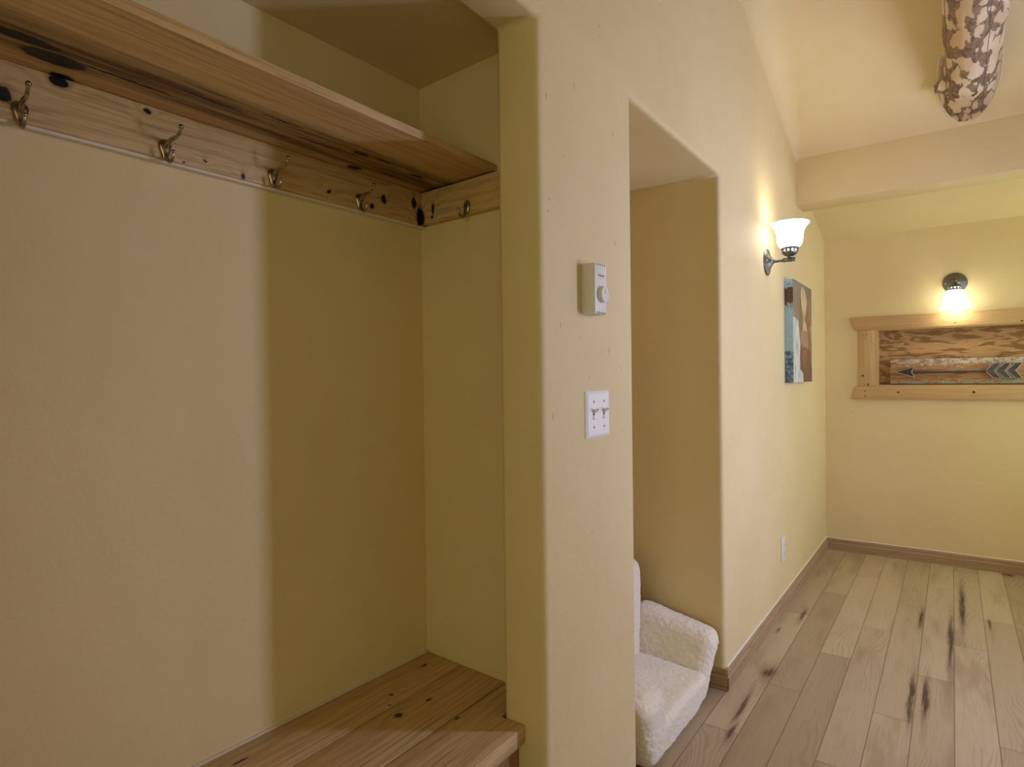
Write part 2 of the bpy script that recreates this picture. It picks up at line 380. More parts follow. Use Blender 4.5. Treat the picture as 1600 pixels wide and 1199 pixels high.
# ------------------------------------------------------------ dimensions
YJ1, YJ2, YJ3, YF = 1.2127, 1.7169, 2.5991, 5.1507
TW, YS, ZB, ZR0, ZR1 = -.1295, 1.3748, .4827, 1.7929, 1.8947
ZCC, ZH1, ZH2 = 2.2195, 2.1806, 2.168
YBM, ZBM0, ZBM1 = 4.1389, 2.3784, 2.6631
SL = .482
def roof(y):                                 # near roof slope rises to the ridge above the camera
    return ZBM1 - SL * (y - YBM) if y > 1.3 else ZBM1 - SL * (1.3 - YBM) - SL * (1.3 - y)
YB = -2.1                                    # wall behind the camera
Z13 = roof(1.3)
def ceil_far(y): return 2.3334 - .24 * (y - YF)

# ------------------------------------------------------------ setting
box('floor', -.75, RX + .12, YB - .12, YF + .12, -.06, 0, M['floor'], kind='structure')

def wall_with_holes(name, pts, axis, a, b, holes, mat, bev, segs=5):
    bm = bmesh.new(); add_prism(bm, pts, axis, a, b); o = link(name, bm, mat, kind='structure')
    cut = []
    for i, h in enumerate(holes):
        bm = bmesh.new(); add_box(bm, *h); c = link('cutter', bm, mat); cut.append(c)
        md = o.modifiers.new('b', 'BOOLEAN'); md.operation = 'DIFFERENCE'; md.object = c; md.solver = 'EXACT'
    if bev:
        md = o.modifiers.new('v', 'BEVEL'); md.width = bev; md.segments = segs; md.limit_method = 'ANGLE'; md.angle_limit = math.radians(40)
    dg = bpy.context.evaluated_depsgraph_get(); me = bpy.data.meshes.new_from_object(o.evaluated_get(dg))
    o.modifiers.clear(); o.data = me
    for c in cut: bpy.data.objects.remove(c)
    for p in me.polygons: p.use_smooth = True
    me.set_sharp_from_angle(angle=math.radians(30))
    return o
wall_with_holes('wall_left', [(YB - .12, -.02), (YF + .1, -.02), (YF + .1, 2.36), (4.22, 2.56), (4.22, roof(4.22) + .04), (1.3, Z13 + .05), (YB - .12, roof(YB - .12) + .05)], 0, TW, 0,
    [(-.3, .2, -.35, YJ1, -.2, ZH1), (-.3, .2, YJ2, YJ3, -.2, ZH2 + .004)], M['wall'], .017)
bx = lambda y: -.5444 - .0348 * (YS - y)
# closet
prism('wall_closet_back', [(-.5444, YS + .001), (bx(-.52), -.52), (-.70, -.52), (-.70, YS + .001)], 2, -.02, 2.3, M['niche'], kind='structure')
prism('wall_closet_right', [(-.70, YS), (-.5444, YS), (TW, YS - .026), (TW, YS + .08), (-.70, YS + .08)], 2, -.02, 2.3, M['niche'], kind='structure')
box('wall_closet_left', -.70, TW, -.60, -.50, -.02, 2.3, M['niche'], kind='structure')
box('ceiling_closet', -.70, TW, -.60, YS + .08, ZCC, 2.32, M['niche'], kind='structure')
# sitting niche
box('wall_niche_left', -.70, TW, YJ2 - .13, YJ2 - .03, -.02, 2.3, M['niche'], kind='structure')
box('wall_niche_back', -.70, -.62, YJ2 - .05, YJ3 + .02, -.02, 2.3, M['niche'], kind='structure')
box('wall_niche_right', -.70, -.0185, YJ3 - .0006, YJ3 + .12, -.02, 2.3, M['niche'], kind='structure')
box('ceiling_niche', -.70, -.0185, YJ2 - .001, YJ3 + .02, ZH2 + .0034, 2.32, M['niche'], kind='structure')
# far wall with its recess
fx0, fx1, fz0, fz1 = .345, 1.65, 1.238, 1.640
wall_with_holes('wall_far', [(TW, -.02), (RX + .12, -.02), (RX + .12, 2.37), (TW, 2.37)], 1, YF, YF + .13, [(fx0, fx1, YF - .1, YF + .085, fz0, fz1)], M['wall'], 0)
# unseen walls: right with windows plus added opening D, behind with added opening E
gab = lambda y: roof(y) + .04
wall_with_holes('wall_right', [(YB - .12, -.02), (YF + .1, -.02), (YF + .1, 2.36), (4.22, 2.56), (4.22, roof(4.22) + .04), (1.3, Z13 + .05), (YB - .12, roof(YB - .12) + .05)], 0, RX, RX + .12,
    [(RX - .1, RX + .3, y0, y1, z0, z1) for k, y0, y1, z0, z1 in WIN], M['wall'], 0)
wall_with_holes('wall_back', [(TW, -.02), (RX + .12, -.02), (RX + .12, roof(YB) + .05), (TW, roof(YB) + .05)], 1, YB - .12, YB, [(.7, 1.7, YB - .3, YB + .1, .55, 2.15)], M['wall'], 0)
def window(n, ax, pos, a0, a1, z0, z1):
    bm = bmesh.new(); w = .022
    for (p0, p1, q0, q1) in ((a0, a0 + w, z0, z1), (a1 - w, a1, z0, z1), (a0, a1, z0, z0 + w), (a0, a1, z1 - w, z1)):
        if ax == 0: add_box(bm, pos, pos + .03, p0, p1, q0, q1)
        else: add_box(bm, p0, p1, pos, pos + .03, q0, q1)
    link('window_%d' % n, bm, M['frame'], kind='structure')
for i, (k, y0, y1, z0, z1) in enumerate(WIN): window(i + 1, 0, RX + .04, y0, y1, z0, z1)  # the last one frames added opening D
window(5, 1, YB - .07, .7, 1.7, .55, 2.15)  # frame of the added fill opening behind the camera

# ceilings, with the soft hand-plastered cove where the near slope meets the left wall
def ceiling_mesh():
    bm = bmesh.new()
    add_prism(bm, [(YBM + .1, roof(YBM + .1)), (1.3, Z13), (YB - .1, roof(YB - .1)), (YB - .1, roof(YB - .1) + .12), (1.3, Z13 + .12), (YBM + .1, roof(YBM + .1) + .12)], 0, -.10, RX + .1)
    # cove strip
    rows = []
    n = 24
    for i in range(n + 1):
        y = 1.3 + (YBM + .02 - 1.3) * i / n
        r = .02 + .22 * min(1, max(0, (YBM - y) / 1.5)) ** .8
        z = roof(y); ring = []
        # circle tangent to wall x=0 and the sloping soffit (seen in section: horizontal across x)
        for k in range(25):
            a = math.pi / 2 * k / 24
            ring.append(bm.verts.new((r - r * math.cos(a) - .0005 * (k == 0), y, z - r + r * math.sin(a) + .0005 * (k == 24))))
        ring.append(bm.verts.new((-.02, y, z + .02)))
        rows.append(ring)
    for a, b in zip(rows, rows[1:]):
        for k in range(25): bm.faces.new((a[k], b[k], b[k + 1], a[k + 1]))
        bm.faces.new((a[25], b[25], b[0], a[0]))
    bm.faces.new(rows[0]); bm.faces.new(rows[-1][::-1])
    return link('ceiling', bm, M['ceil'], smooth=30, kind='structure')
ceiling_mesh()
prism('ceiling_far', [(YBM + .19, ceil_far(YBM + .19)), (YF + .01, ceil_far(YF + .01)), (YF + .01, 2.46), (YBM + .19, 2.66)], 0, -.10, RX + .1, M['ceil'], kind='structure')
prism('beam_casing', [(YBM, ZBM0), (YBM + .20, ZBM0), (YBM + .20, ZBM1 - .02), (YBM, ZBM1 + .002)], 0, -.06, RX + .06, M['ceil'], bev=.004, kind='structure')

# baseboards (stepped profile)
def baseprof(h=.088, t=.014): return [(0, 0), (t, 0), (t, h * .62), (t * .72, h * .68), (t * .72, h * .86), (t * .35, h), (0, h)]
bm = bmesh.new(); pr = baseprof()
add_prism(bm, [(x, z) for x, z in pr], 1, YJ3 - .012, YF)
link('baseboard_left', bm, M['base_y'], kind='structure')
bm = bmesh.new(); add_prism(bm, [(YJ3 - x, z) for x, z in pr], 0, -.60, .014); link('baseboard_niche', bm, M['base_x'], kind='structure')
bm = bmesh.new(); add_prism(bm, [(x, z) for x, z in pr], 1, YJ1 + .01, YJ2 - .01); link('baseboard_pier', bm, M['base_y'], kind='structure')
bm = bmesh.new(); add_prism(bm, [(YF - x, z) for x, z in pr], 0, .0, RX); link('baseboard_far', bm, M['base_x'], kind='structure')

# caulk bead behind the bench
bm = bmesh.new(); add_prism(bm, [(bx(-.4), -.4), (bx(-.4) + .006, -.4), (-.5385, YS - .005), (-.5470, YS - .003)], 2, ZB - .002, ZB + .005)
link('trim_1', bm, M['caulk'], kind='structure')

# ------------------------------------------------------------ bench
b = thing('built_in_bench', 'knotty pine plank bench built into the bottom of the closet', 'bench', (-.31, .5, 0))
def local(o, root):
    o.parent = root; o.location = -Vector(root.location); return o
BT = .042
local(prism('plank', [(bx(-.49) + .001, -.49), (-.3952, -.49), (-.3952, YS - .010), (-.5430, YS - .004)], 2, ZB - BT, ZB, M['bench'], bev=.0012), b)
local(prism('plank', [(-.3905, -.49), (-.2305, -.49), (-.2305, YS - .018), (-.3905, YS - .010)], 2, ZB - BT, ZB, M['bench'], bev=.0012), b)
local(prism('plank', [(-.2252, -.49), (TW - .004, -.49), (TW - .004, -.346), (-.063, -.346), (-.063, YJ1 - .003), (TW - .004, YJ1 - .003), (TW - .004, YS - .028), (-.2252, YS - .022)], 2, ZB - BT, ZB, M['bench'], bev=.0012), b)
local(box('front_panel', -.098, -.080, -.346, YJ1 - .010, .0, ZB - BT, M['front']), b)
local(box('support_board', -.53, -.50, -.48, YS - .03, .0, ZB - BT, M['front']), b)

# ------------------------------------------------------------ coat rails and shelf
def slab(name, x0, x1, y0, y1, z0, z1, mat, bev=.0015): return box(name, x0, x1, y0, y1, z0, z1, mat, bev=bev)
r = prism('coat_rail', [(bx(-.49) + .0005, -.49), (bx(-.49) + .021, -.49), (-.5235, YS - .001), (-.5439, YS - .001)], 2, ZR0, ZR1, M['rail'], bev=.0015)
tag(r, 'long knotty pine board on closet back wall holding four coat hooks', 'coat rail')
r = prism('coat_rail', [(-.5225, YS - .0025), (TW - .002, YS - .027), (TW - .002, YS - .048), (-.5225, YS - .0225)], 2, ZR0, ZR1 - .0045, M['siderail'], bev=.0015)
tag(r, 'short pine board on closet side wall holding a single hook', 'coat rail')
r = prism('closet_shelf', [(bx(-.49) + .0005, -.49), (-.2434, -.49), (-.2335, YS - .0225), (-.5435, YS - .004)], 2, ZR1 + .0005, ZR1 + .021, M['shelf'], bev=.0015)
tag(r, 'long rustic pine shelf running above the coat hooks in the closet', 'shelf')

bm = bmesh.new(); add_prism(bm, [(bx(-.48) + .001, -.48), (bx(-.48) + .016, -.48), (-.5284, YS - .004), (-.5434, YS - .004)], 2, ZR0 - .006, ZR0 - .0002)  # pale strip added to brighten the rail's underside, in the caulk colour
link('rail_pale_strip', bm, M['caulk'], kind='structure')
bm = bmesh.new(); add_prism(bm, [(.0001, .0881), (.006, .0881), (.0001, .0925)], 1, YJ3 + .02, YF - .002); link('trim_3', bm, M['caulk'], kind='structure')
bm = bmesh.new(); add_prism(bm, [(YF - .0001, .0881), (YF - .006, .0881), (YF - .0001, .0925)], 0, .002, RX); link('trim_4', bm, M['caulk'], kind='structure')

# ------------------------------------------------------------ hooks (local frame: +X away from the board, +Z up, origin at board face)
def hook(name, label, double, group):
    t = thing(name, label, 'hook', group=group)
    bm = bmesh.new()
    # teardrop back plate, domed
    ol = [(0, .0215), (.0065, .0200), (.0115, .0150), (.0130, .0085), (.0115, .001), (.0085, -.0085), (.0060, -.0160), (.0045, -.0215), (.0, -.0245)]
    if not double: ol = [(0, .019), (.0055, .0175), (.0090, .012), (.0105, .004), (.0098, -.004), (.0075, -.012), (.0045, -.017), (.002, -.019), (0, -.0195)]
    full = ol + [(-y, z) for y, z in ol[-2:0:-1]]
    L = []
    for x, s in ((0, 1.), (.0022, 1.), (.0045, .86), (.0062, .60), (.0068, .25)):
        L.append([bm.verts.new((x, y * s, z * s)) for y, z in full])
    N = len(full)
    for a, c in zip(L, L[1:]):
        for k in range(N): bm.faces.new((a[k], a[(k + 1) % N], c[(k + 1) % N], c[k]))
    bm.faces.new(L[0][::-1]); bm.faces.new(L[-1])
    link('back_plate', bm, M['brass'], t, 60)
    for s in (.0115, -.0115) if double else (.012,):
        bm = bmesh.new(); add_lathe(bm, [(0, .0085), (.0022, .008), (.003, .0066), (.003, .004)], Matrix.Translation((0, 0, s * .9)) @ Matrix.Rotation(math.pi / 2, 4, 'Y'), 12)
        link('screw', bm, M['nickel'], t, 60)
    if double:
        bm = bmesh.new(); P = catmull([(.003, 0, .004), (.014, 0, .0125), (.030, 0, .0155), (.046, 0, .0155), (.058, 0, .0215), (.065, 0, .0325)])
        n = len(P); add_tube(bm, P, [.0052 - .0026 * i / n for i in range(n)], 12); add_ball(bm, P[-1], .0050)
        link('upper_prong', bm, M['brass'], t, 180)
    bm = bmesh.new(); P = catmull([(.004, 0, -.010 if double else -.004), (.009, 0, -.0205), (.017, 0, -.0285), (.026, 0, -.0275), (.032, 0, -.0200), (.0345, 0, -.0115)])
    n = len(P); add_tube(bm, P, [.0044 - .0018 * i / n for i in range(n)], 12); add_ball(bm, P[-1], .0044)
    link('lower_prong', bm, M['brass'], t, 180)
    return t
def dup(root, label):
    c = root.copy(); C.objects.link(c); c['label'] = label
    for ch in list(root.children):
        d = ch.copy(); C.objects.link(d); d.parent = c
    return c
def railx(y): return bx(y) + .0209
G = 'double coat hooks on the closet back rail'
h0 = hook('coat_hook', 'double brass coat hook beside the big dark round knot, nearest camera', True, G)
lab = [None, 'second double brass coat hook from the left on the back rail', 'third double brass coat hook from the left, one before the corner hook', 'double brass coat hook nearest the closet corner on the back rail']
# (y, z) of each plate on the board
for i, (y, z, yaw) in enumerate([(.3775, 1.807, -4), (.620, 1.813, 3), (.864, 1.816, 0), (1.121, 1.815, -2)]):
    o = h0 if i == 0 else dup(h0, lab[i])
    o.location = (railx(y), y, z); o.rotation_euler = (0, 0, math.radians(yaw - 1))
s = hook('coat_hook', 'single small brass hook on the short side rail of the closet', False, None)
s.scale = (1.1, 1.1, 1.1)
s.location = (-.330, YS - .0352, 1.812); s.rotation_euler = (0, 0, math.radians(-90 - 4))

# ------------------------------------------------------------ thermostat
t = thing('thermostat', 'white wall thermostat box with round dial above the light switch', 'thermostat', (0, 1.434, 1.556))
TH, TWd, TD = .0655, .0325, .040
bm = bmesh.new(); add_box(bm, 0, TD, -TWd, TWd, -TH, TH, .0022); link('casing', bm, M['ivory'], t, 40)
for k in range(5):
    y = -.021 + k * .0105
    for z0, z1 in ((TH - .0052, TH - .0012), (-TH + .0012, -TH + .0058)):
        zc = (z0 + z1) / 2; s_ = 1 if zc > 0 else -1
        bm = bmesh.new(); add_prism(bm, [(y - .0024, z1 if s_ > 0 else z0), (y + .0024, z1 if s_ > 0 else z0), (y + (.0006 if s_ > 0 else .0024), z0 if s_ > 0 else z1), (y - .0006, z0 if s_ > 0 else z1)], 0, TD - .002, TD + .0004); link('vent_slot', bm, M['dark'], t)
bm = bmesh.new(); dm = Matrix.Translation((TD, .003, -.014)) @ Matrix.Rotation(math.pi / 2, 4, 'Y')
add_lathe(bm, [(.0215, 0), (.0212, .0095), (.0198, .0112), (0, .0115)], dm, 48); dl = link('dial', bm, M['ivory'], t, 40)
bm = bmesh.new(); add_prism(bm, [(.0020, .0000), (.0030, .0000), (.0005, .0145), (-.0005, .0145)], 0, TD + .0110, TD + .0119)
for v in bm.verts: v.co.z += -.014; v.co.y += .001
link('pointer', bm, M['print'], dl)
bm = bmesh.new()
for k in range(9):
    a = math.radians(-50 + k * 35); y, z = .003 - math.sin(a) * .0250, -.014 + math.cos(a) * .0250
    add_box(bm, TD - .0005, TD + .0003, y - .0005, y + .0005, z - .0010, z + .0010)
link('scale_mark', bm, M['print'], t)
def text(body, size, mat, parent, mat4, name='lettering'):
    cu = bpy.data.curves.new('txt', 'FONT'); cu.body = body; cu.size = size; cu.extrude = size * .02; cu.align_x = 'CENTER'; cu.offset = size * .012
    o = bpy.data.objects.new('txt', cu); C.objects.link(o); bpy.context.view_layer.update()
    me = bpy.data.meshes.new_from_object(o.evaluated_get(bpy.context.evaluated_depsgraph_get()))
    bpy.data.objects.remove(o); me.transform(mat4); me.materials.append(mat)
    p = bpy.data.objects.new(name, me); C.objects.link(p); p.parent = parent; return p
RYZ = Matrix(((0, 0, 1, 0), (1, 0, 0, 0), (0, 1, 0, 0), (0, 0, 0, 1)))
text('Honeywell', .0080, M['print'], t, Matrix.Translation((TD + .0002, .001, .033)) @ RYZ)

# ------------------------------------------------------------ switch plate
t = thing('light_switch', 'white double toggle switch plate below the thermostat', 'light switch', (0, 1.4775, 1.2265))
HW, HH = .0665, .0625
bm = bmesh.new(); add_prism(bm, [(-HW, -HH), (HW, -HH), (HW, HH), (-HW, HH)], 0, 0, .001)
V = [[bm.verts.new((x, sy * (HW - d), sz * (HH - d))) for sy, sz in ((-1, -1), (1, -1), (1, 1), (-1, 1))] for x, d in ((.001, 0), (.0035, .0007), (.0075, .0075))]
for a, c in zip(V, V[1:]):
    for k in range(4): bm.faces.new((a[k], a[(k + 1) % 4], c[(k + 1) % 4], c[k]))
bm.faces.new(V[-1]); link('cover_plate', bm, M['steelwhite'], t)
for sy in (-.029, .029):
    bm = bmesh.new(); add_box(bm, .0070, .0078, sy - .0052, sy + .0052, -.0135, .0125); sl = link('slot', bm, M['dark'], t)
    bm = bmesh.new(); add_box(bm, .0072, .0085, sy - .0036, sy + .0036, -.0125, -.0015, .0003); link('toggle_guide', bm, M['ivory'], sl)
    bm = bmesh.new()
    add_prism(bm, [(.006, .001), (.006, .0115), (.0225, .0175), (.0238, .0135)], 1, sy - .0052, sy + .0052, .0008); link('toggle', bm, M['ivory'], t, 40)
    for sz in (-.034, .034):
        bm = bmesh.new(); add_lathe(bm, [(.0032, .007), (.0030, .0085), (0, .0092)], Matrix.Translation((0, sy, sz)) @ Matrix.Rotation(math.pi / 2, 4, 'Y'), 14)
        add_box(bm, .0088, .0093, sy - .0004, sy + .0004, sz - .0026, sz + .0026)
        link('screw', bm, M['nickel'], t, 40)

# ------------------------------------------------------------ outlet low on the left wall
t = thing('wall_outlet', 'white duplex outlet low on the long wall beyond the niche', 'outlet', (0, 3.686, .341))
bm = bmesh.new(); add_box(bm, 0, .006, -.042, .042, -.068, .068, .002); link('cover_plate', bm, M['ivory'], t, 40)
for sz in (-.024, .024):
    bm = bmesh.new(); add_box(bm, .005, .0085, -.018, .018, sz - .017, sz + .017, .0012); rc_ = link('receptacle', bm, M['ivory'], t, 40)
    bm = bmesh.new(); add_box(bm, .0082, .0088, -.009, -.0065, sz - .004, sz + .007); add_box(bm, .0082, .0088, .0065, .009, sz - .004, sz + .007); add_box(bm, .0082, .0088, -.002, .002, sz - .012, sz - .008)
    link('slot', bm, M['dark'], rc_)

# ------------------------------------------------------------ canvas
def inpoly(x, y, P):
    c = False; j = len(P) - 1
    for i in range(len(P)):
        if (P[i][1] > y) != (P[j][1] > y) and x < (P[j][0] - P[i][0]) * (y - P[i][1]) / (P[j][1] - P[i][1]) + P[i][0]: c = not c
        j = i
    return c
def face_col(u, v):
    n = noise.noise((u * 14, v * 7, 2.)) * .8 + noise.noise((u * 40, v * 18, 5.)) * .6
    uu = u + noise.noise((u * 5, v * 12, 8.)) * .018; vv = v + noise.noise((u * 9, v * 9, 4.)) * .012
    c = (128, 118, 98)
    if vv > .10: c = (140, 122, 96) if u < .5 else (122, 124, 96)
    if vv > .40 and u > .8: c = (160, 168, 132)
    L = [([(0, .36), (.28, .37), (.32, .5), (.36, .62), (.34, .86), (.50, .91), (.52, 1.01), (-.01, 1.01)], (196, 200, 186)),
         ([(.02, .07), (.14, .08), (.33, .2), (.32, .36), (.20, .39), (.06, .30)], (146, 120, 90)),
         ([(.08, .03), (.28, .05), (.30, .18), (.24, .21)], (128, 122, 108)),
         ([(.34, .15), (.40, .10), (.46, .40), (.50, .52), (.40, .56), (.34, .45), (.31, .3)], (134, 104, 70)),
         ([(.70, .08), (.84, .12), (.94, .34), (.92, .46), (1.0, .62), (1., .75), (.80, .70), (.74, .5), (.64, .34)], (150, 104, 64)),
         ([(.44, .03), (.62, .04), (.74, .14), (.70, .24), (.60, .34), (.76, .48), (.48, .48), (.55, .36), (.44, .22), (.40, .1)], (198, 176, 132)),
         ([(.42, .47), (.76, .47), (.82, .60), (.74, .68), (.48, .68), (.40, .58)], (168, 130, 98)),
         ([(.36, .62), (.52, .66), (.60, .62), (.74, .66), (.92, .68), (.98, .86), (.36, .88), (.34, .74)], (124, 82, 58)),
         ([(.46, .66), (.72, .66), (.74, .80), (.60, .86), (.46, .82)], (140, 96, 68)),
         ([(.40, .87), (1.01, .85), (1.01, 1.01), (.54, 1.01), (.52, .91)], (118, 84, 60))]
    for P, k in L:
        if inpoly(uu, vv, P): c = k
    k = 1 + n * .42
    return [min(1, q * k) for q in lin(*c)[:3]] + [1]
def side_col(u, v):
    n = noise.noise((u * 3, v * 30, 1.)) + noise.noise((u * 7, v * 90, 3.)) * .9
    vv = v + .03 * noise.noise((u * 3, v * 6, 7.))
    c = (150, 176, 178)
    if .08 < vv < .23: c = (88, 56, 48) if n > -.2 else (58, 44, 46)
    elif vv > .70: c = (60, 84, 96) if n > .1 else ((96, 122, 130) if n > -.3 else (140, 160, 156))
    elif vv < .08: c = (110, 146, 160) if n > .1 else (150, 176, 178)
    elif .23 < vv < .28 and n > 0: c = (90, 110, 118)
    k = 1 + n * .12
    return [min(1, q * k) for q in lin(*c)[:3]] + [1]
def canvas():
    y0, y1, z0, z1, D = 3.780, 4.345, 1.279, 1.874, .045
    bm = bmesh.new(); cl = bm.loops.layers.float_color.new('paint')
    def grid(fn, nu, nv, cf):
        V = [[bm.verts.new(fn(i / nu, j / nv)) for i in range(nu + 1)] for j in range(nv + 1)]
        for j in range(nv):
            for i in range(nu):
                f = bm.faces.new((V[j][i], V[j][i + 1], V[j + 1][i + 1], V[j + 1][i]))
                for l, (a, b_) in zip(f.loops, ((i, j), (i + 1, j), (i + 1, j + 1), (i, j + 1))): l[cl] = cf(a / nu, b_ / nv)
    grid(lambda u, v: (D, y0 + (y1 - y0) * u, z1 + (z0 - z1) * v), 110, 120, face_col)
    grid(lambda u, v: (D * u + .001, y0, z1 + (z0 - z1) * v), 12, 140, side_col)
    grid(lambda u, v: (D * u + .001, y1, z1 + (z0 - z1) * v), 2, 12, side_col)
    grid(lambda u, v: (D * u + .001, y0 + (y1 - y0) * v, z1), 2, 12, side_col)
    grid(lambda u, v: (D * u + .001, y0 + (y1 - y0) * v, z0), 2, 12, side_col)
    grid(lambda u, v: (.001, y0 + (y1 - y0) * u, z1 + (z0 - z1) * v), 1, 1, side_col)
    bmesh.ops.remove_doubles(bm, verts=bm.verts, dist=1e-5)
    T = NT('painted_canvas'); a = T.n('VertexColor'); a.layer_name = 'paint'
    wv = T.noise(T.co, 500, 2)
    m_ = T.fin(a.outputs[0], .6, nrm=T.bump(wv, .2, .001))
    o = link('canvas_painting', bm, m_)
    return tag(o, 'canvas painting of a brown cow head hung below the wall sconce', 'painting')
canvas()

# ------------------------------------------------------------ sconces (local: +X out from wall, +Z the way the shade opens)
def sconce(label, loc, rotz, flip):
    t = thing('wall_sconce', label, 'sconce', loc, (0, 0, rotz))
    f = -1 if flip else 1
    X = Matrix.Rotation(math.pi / 2, 4, 'Y')
    bm = bmesh.new(); add_lathe(bm, [(.069, 0), (.070, .003), (.067, .008), (.058, .011), (.050, .0125), (.036, .017), (.024, .026), (.015, .030), (.012, .036), (0, .038)], X, 48)
    bp = link('backplate', bm, M['nickel'], t, 40)
    for sy in (-.052, .052):
        bm = bmesh.new(); add_ball(bm, (.0125, sy, 0), .0045); link('screw', bm, M['arrow_edge'], bp, 180)
    bm = bmesh.new()
    pr_ = [(.0075, .030), (.0075, .042), (.010, .044), (.0075, .047), (.0075, .078), (.0095, .080), (.012, .084), (.0095, .088), (.0120, .092), (.0095, .096), (.011, .100), (.011, .122), (.0085, .125), (.0120, .130), (.011, .136), (.006, .139), (0, .140)]
    add_lathe(bm, pr_, X, 24); link('arm', bm, M['nickel'], t, 50)
    Z = Matrix.Translation((.113, 0, 0)) @ Matrix.Diagonal((1, 1, f, 1))
    bm = bmesh.new(); add_lathe(bm, [(0, .010), (.010, .010), (.012, .016), (.026, .022), (.034, .030), (.037, .036), (.037, .040), (.030, .040), (0, .038)], Z, 36)
    link('cup', bm, M['nickel'], t, 40)
    bm = bmesh.new()
    for k in range(12):
        a = 2 * math.pi * (k + .5) / 12; c, s_ = math.cos(a), math.sin(a)
        mm = Z @ Matrix.Translation((.0365 * c, .0365 * s_, .046)) @ Matrix.Rotation(a, 4, 'Z')
        bmesh.ops.create_cube(bm, size=1, matrix=mm @ Matrix.Diagonal((.004, .0115, .014, 1)))
    add_lathe(bm, [(.0355, .0505), (.041, .0505), (.0435, .054), (.043, .060), (.036, .062), (.0355, .0505)], Z, 36)
    link('collar', bm, M['nickel'], t, 40)
    bm = bmesh.new(); sh = [(.034, .042), (.035, .058), (.046, .064), (.056, .076), (.0605, .092), (.062, .112), (.0645, .132), (.069, .150), (.076, .163), (.086, .174), (.0925, .181), (.0915, .185), (.084, .180), (.074, .168), (.066, .152), (.061, .132), (.0585, .110), (.057, .092), (.052, .078), (.043, .068), (.030, .064), (.030, .042), (.034, .042)]
    add_lathe(bm, sh, Z, 48); link('glass_shade', bm, M['glass'], t, 180)
    bm = bmesh.new(); add_lathe(bm, [(.012, .042), (.013, .065), (.026, .088), (.030, .105), (.026, .122), (.014, .132), (0, .135)], Z, 24); link('bulb', bm, M['glass'], t, 180)
    l = bpy.data.lights.new('bulb_light', 'POINT'); l.energy = .2 if max(LG['S']) > 0 else 0; l.color = (1, .74, .42); l.shadow_soft_size = .03
    lo = bpy.data.objects.new('bulb_light', l); C.objects.link(lo); lo.parent = t; lo.location = (.113, 0, f * .172)
    return t
sconce('lit bell glass wall sconce opening upward above the cow painting', (0, 3.372, 1.9135), 0, False)
sconce('lit wall sconce opening downward above the pine framed recess', (.800, YF, 1.935), -math.pi / 2, True)

# ------------------------------------------------------------ framed recess on the far wall
t = thing('recess_frame', 'pale pine frame around the plywood backed recess in the far wall', 'frame', (fx0, YF, fz0))
FY = YF - .022
def fl(o): return local(o, t)
fl(prism('top_board', [(.173, 1.737), (.2045, 1.642), (1.80, 1.642), (1.83, 1.737)], 1, FY, YF - .0005, M['frame'], bev=.002))
fl(prism('bottom_board', [(.209, 1.234), (.181, 1.138), (1.82, 1.138), (1.79, 1.234)], 1, FY, YF - .0005, M['frame'], bev=.002))
fl(box('side_board', .229, .332, FY + .003, YF - .0005, 1.2345, 1.6415, M['frame_v'], bev=.002))
fl(box('side_board', 1.665, 1.768, FY + .003, YF - .0005, 1.2345, 1.6415, M['frame_v'], bev=.002))
bm = bmesh.new()
add_box(bm, .333, .348, YF - .015, YF + .079, 1.2345, 1.6415); fl(link('jamb_lining', bm, M['frame_v'])); bm = bmesh.new(); add_box(bm, fx1 - .003, fx1 + .0140, YF - .015, YF + .079, 1.2345, 1.6415)
fl(link('jamb_lining', bm, M['frame_v']))
bm = bmesh.new(); add_box(bm, .3485, fx1 - .0035, YF - .0150, YF + .079, 1.2345, 1.2425); fl(link('shelf_lining', bm, M['frame'])); bm = bmesh.new(); add_box(bm, .3485, fx1 - .0035, YF - .0150, YF + .079, 1.634, 1.6415)
fl(link('shelf_lining', bm, M['frame']))
fl(box('back_panel', fx0 + .001, fx1 - .001, YF + .0795, YF + .0845, fz0 + .001, fz1 - .001, M['ply']))

# arrow sign standing on the recess's ledge
t = thing('arrow_sign', 'weathered board sign with a dark metal arrow standing in the recess', 'sign', (.42, YF, 1.2425))
def sl_(o): return local(o, t)
SY = YF + .020
sx0, sx1, sz0, sz1 = .4205, 1.160, 1.2430, 1.4225
sl_(box('board', sx0, sx1, SY, SY + .018, sz0 + .006, sz1, M['reclaimed'], bev=.0012))
sl_(box('foot_strip', sx0 + .002, sx1 - .002, SY + .002, SY + .016, sz0, sz0 + .0055, M['dark']))
SX = lambda px: sx0 + (px - 82) / (1590 - 82) * (sx1 - sx0)
SZ = lambda px, py: sz1 - (py - (160 - (px - 82) * .0155)) / 278. * (sz1 - sz0)
ZA = .5 * (SZ(700, 288) + SZ(700, 288))
AZ = SZ(640, 288)
bm = bmesh.new(); add_tube(bm, [(SX(330), SY - .012, AZ), (SX(1200), SY - .012, AZ)], .0085, 14); sl_(link('arrow_shaft', bm, M['arrow'], smooth=60))
def outline_plate(P, name, y0, y1, parent=None):
    o = prism(name, P, 1, y0, y1, PLM, bev=.0)
    bm = bmesh.new(); q = [(x, y0 - .0008, z) for x, z in P]
    for a, c in zip(q, q[1:] + q[:1]): add_tube(bm, [a, c], .0024, 8)
    return sl_(o), bm
P = [(SX(150), AZ), (SX(372), AZ + .032), (SX(345), AZ), (SX(378), AZ - .040)]
PLM = M['black']
o, bm = outline_plate(P, 'arrow_head', SY - .018, SY - .006); e = link('worn_edge', bm, M['arrow_edge'], smooth=60); e.parent = o
PLM = M['arrow']
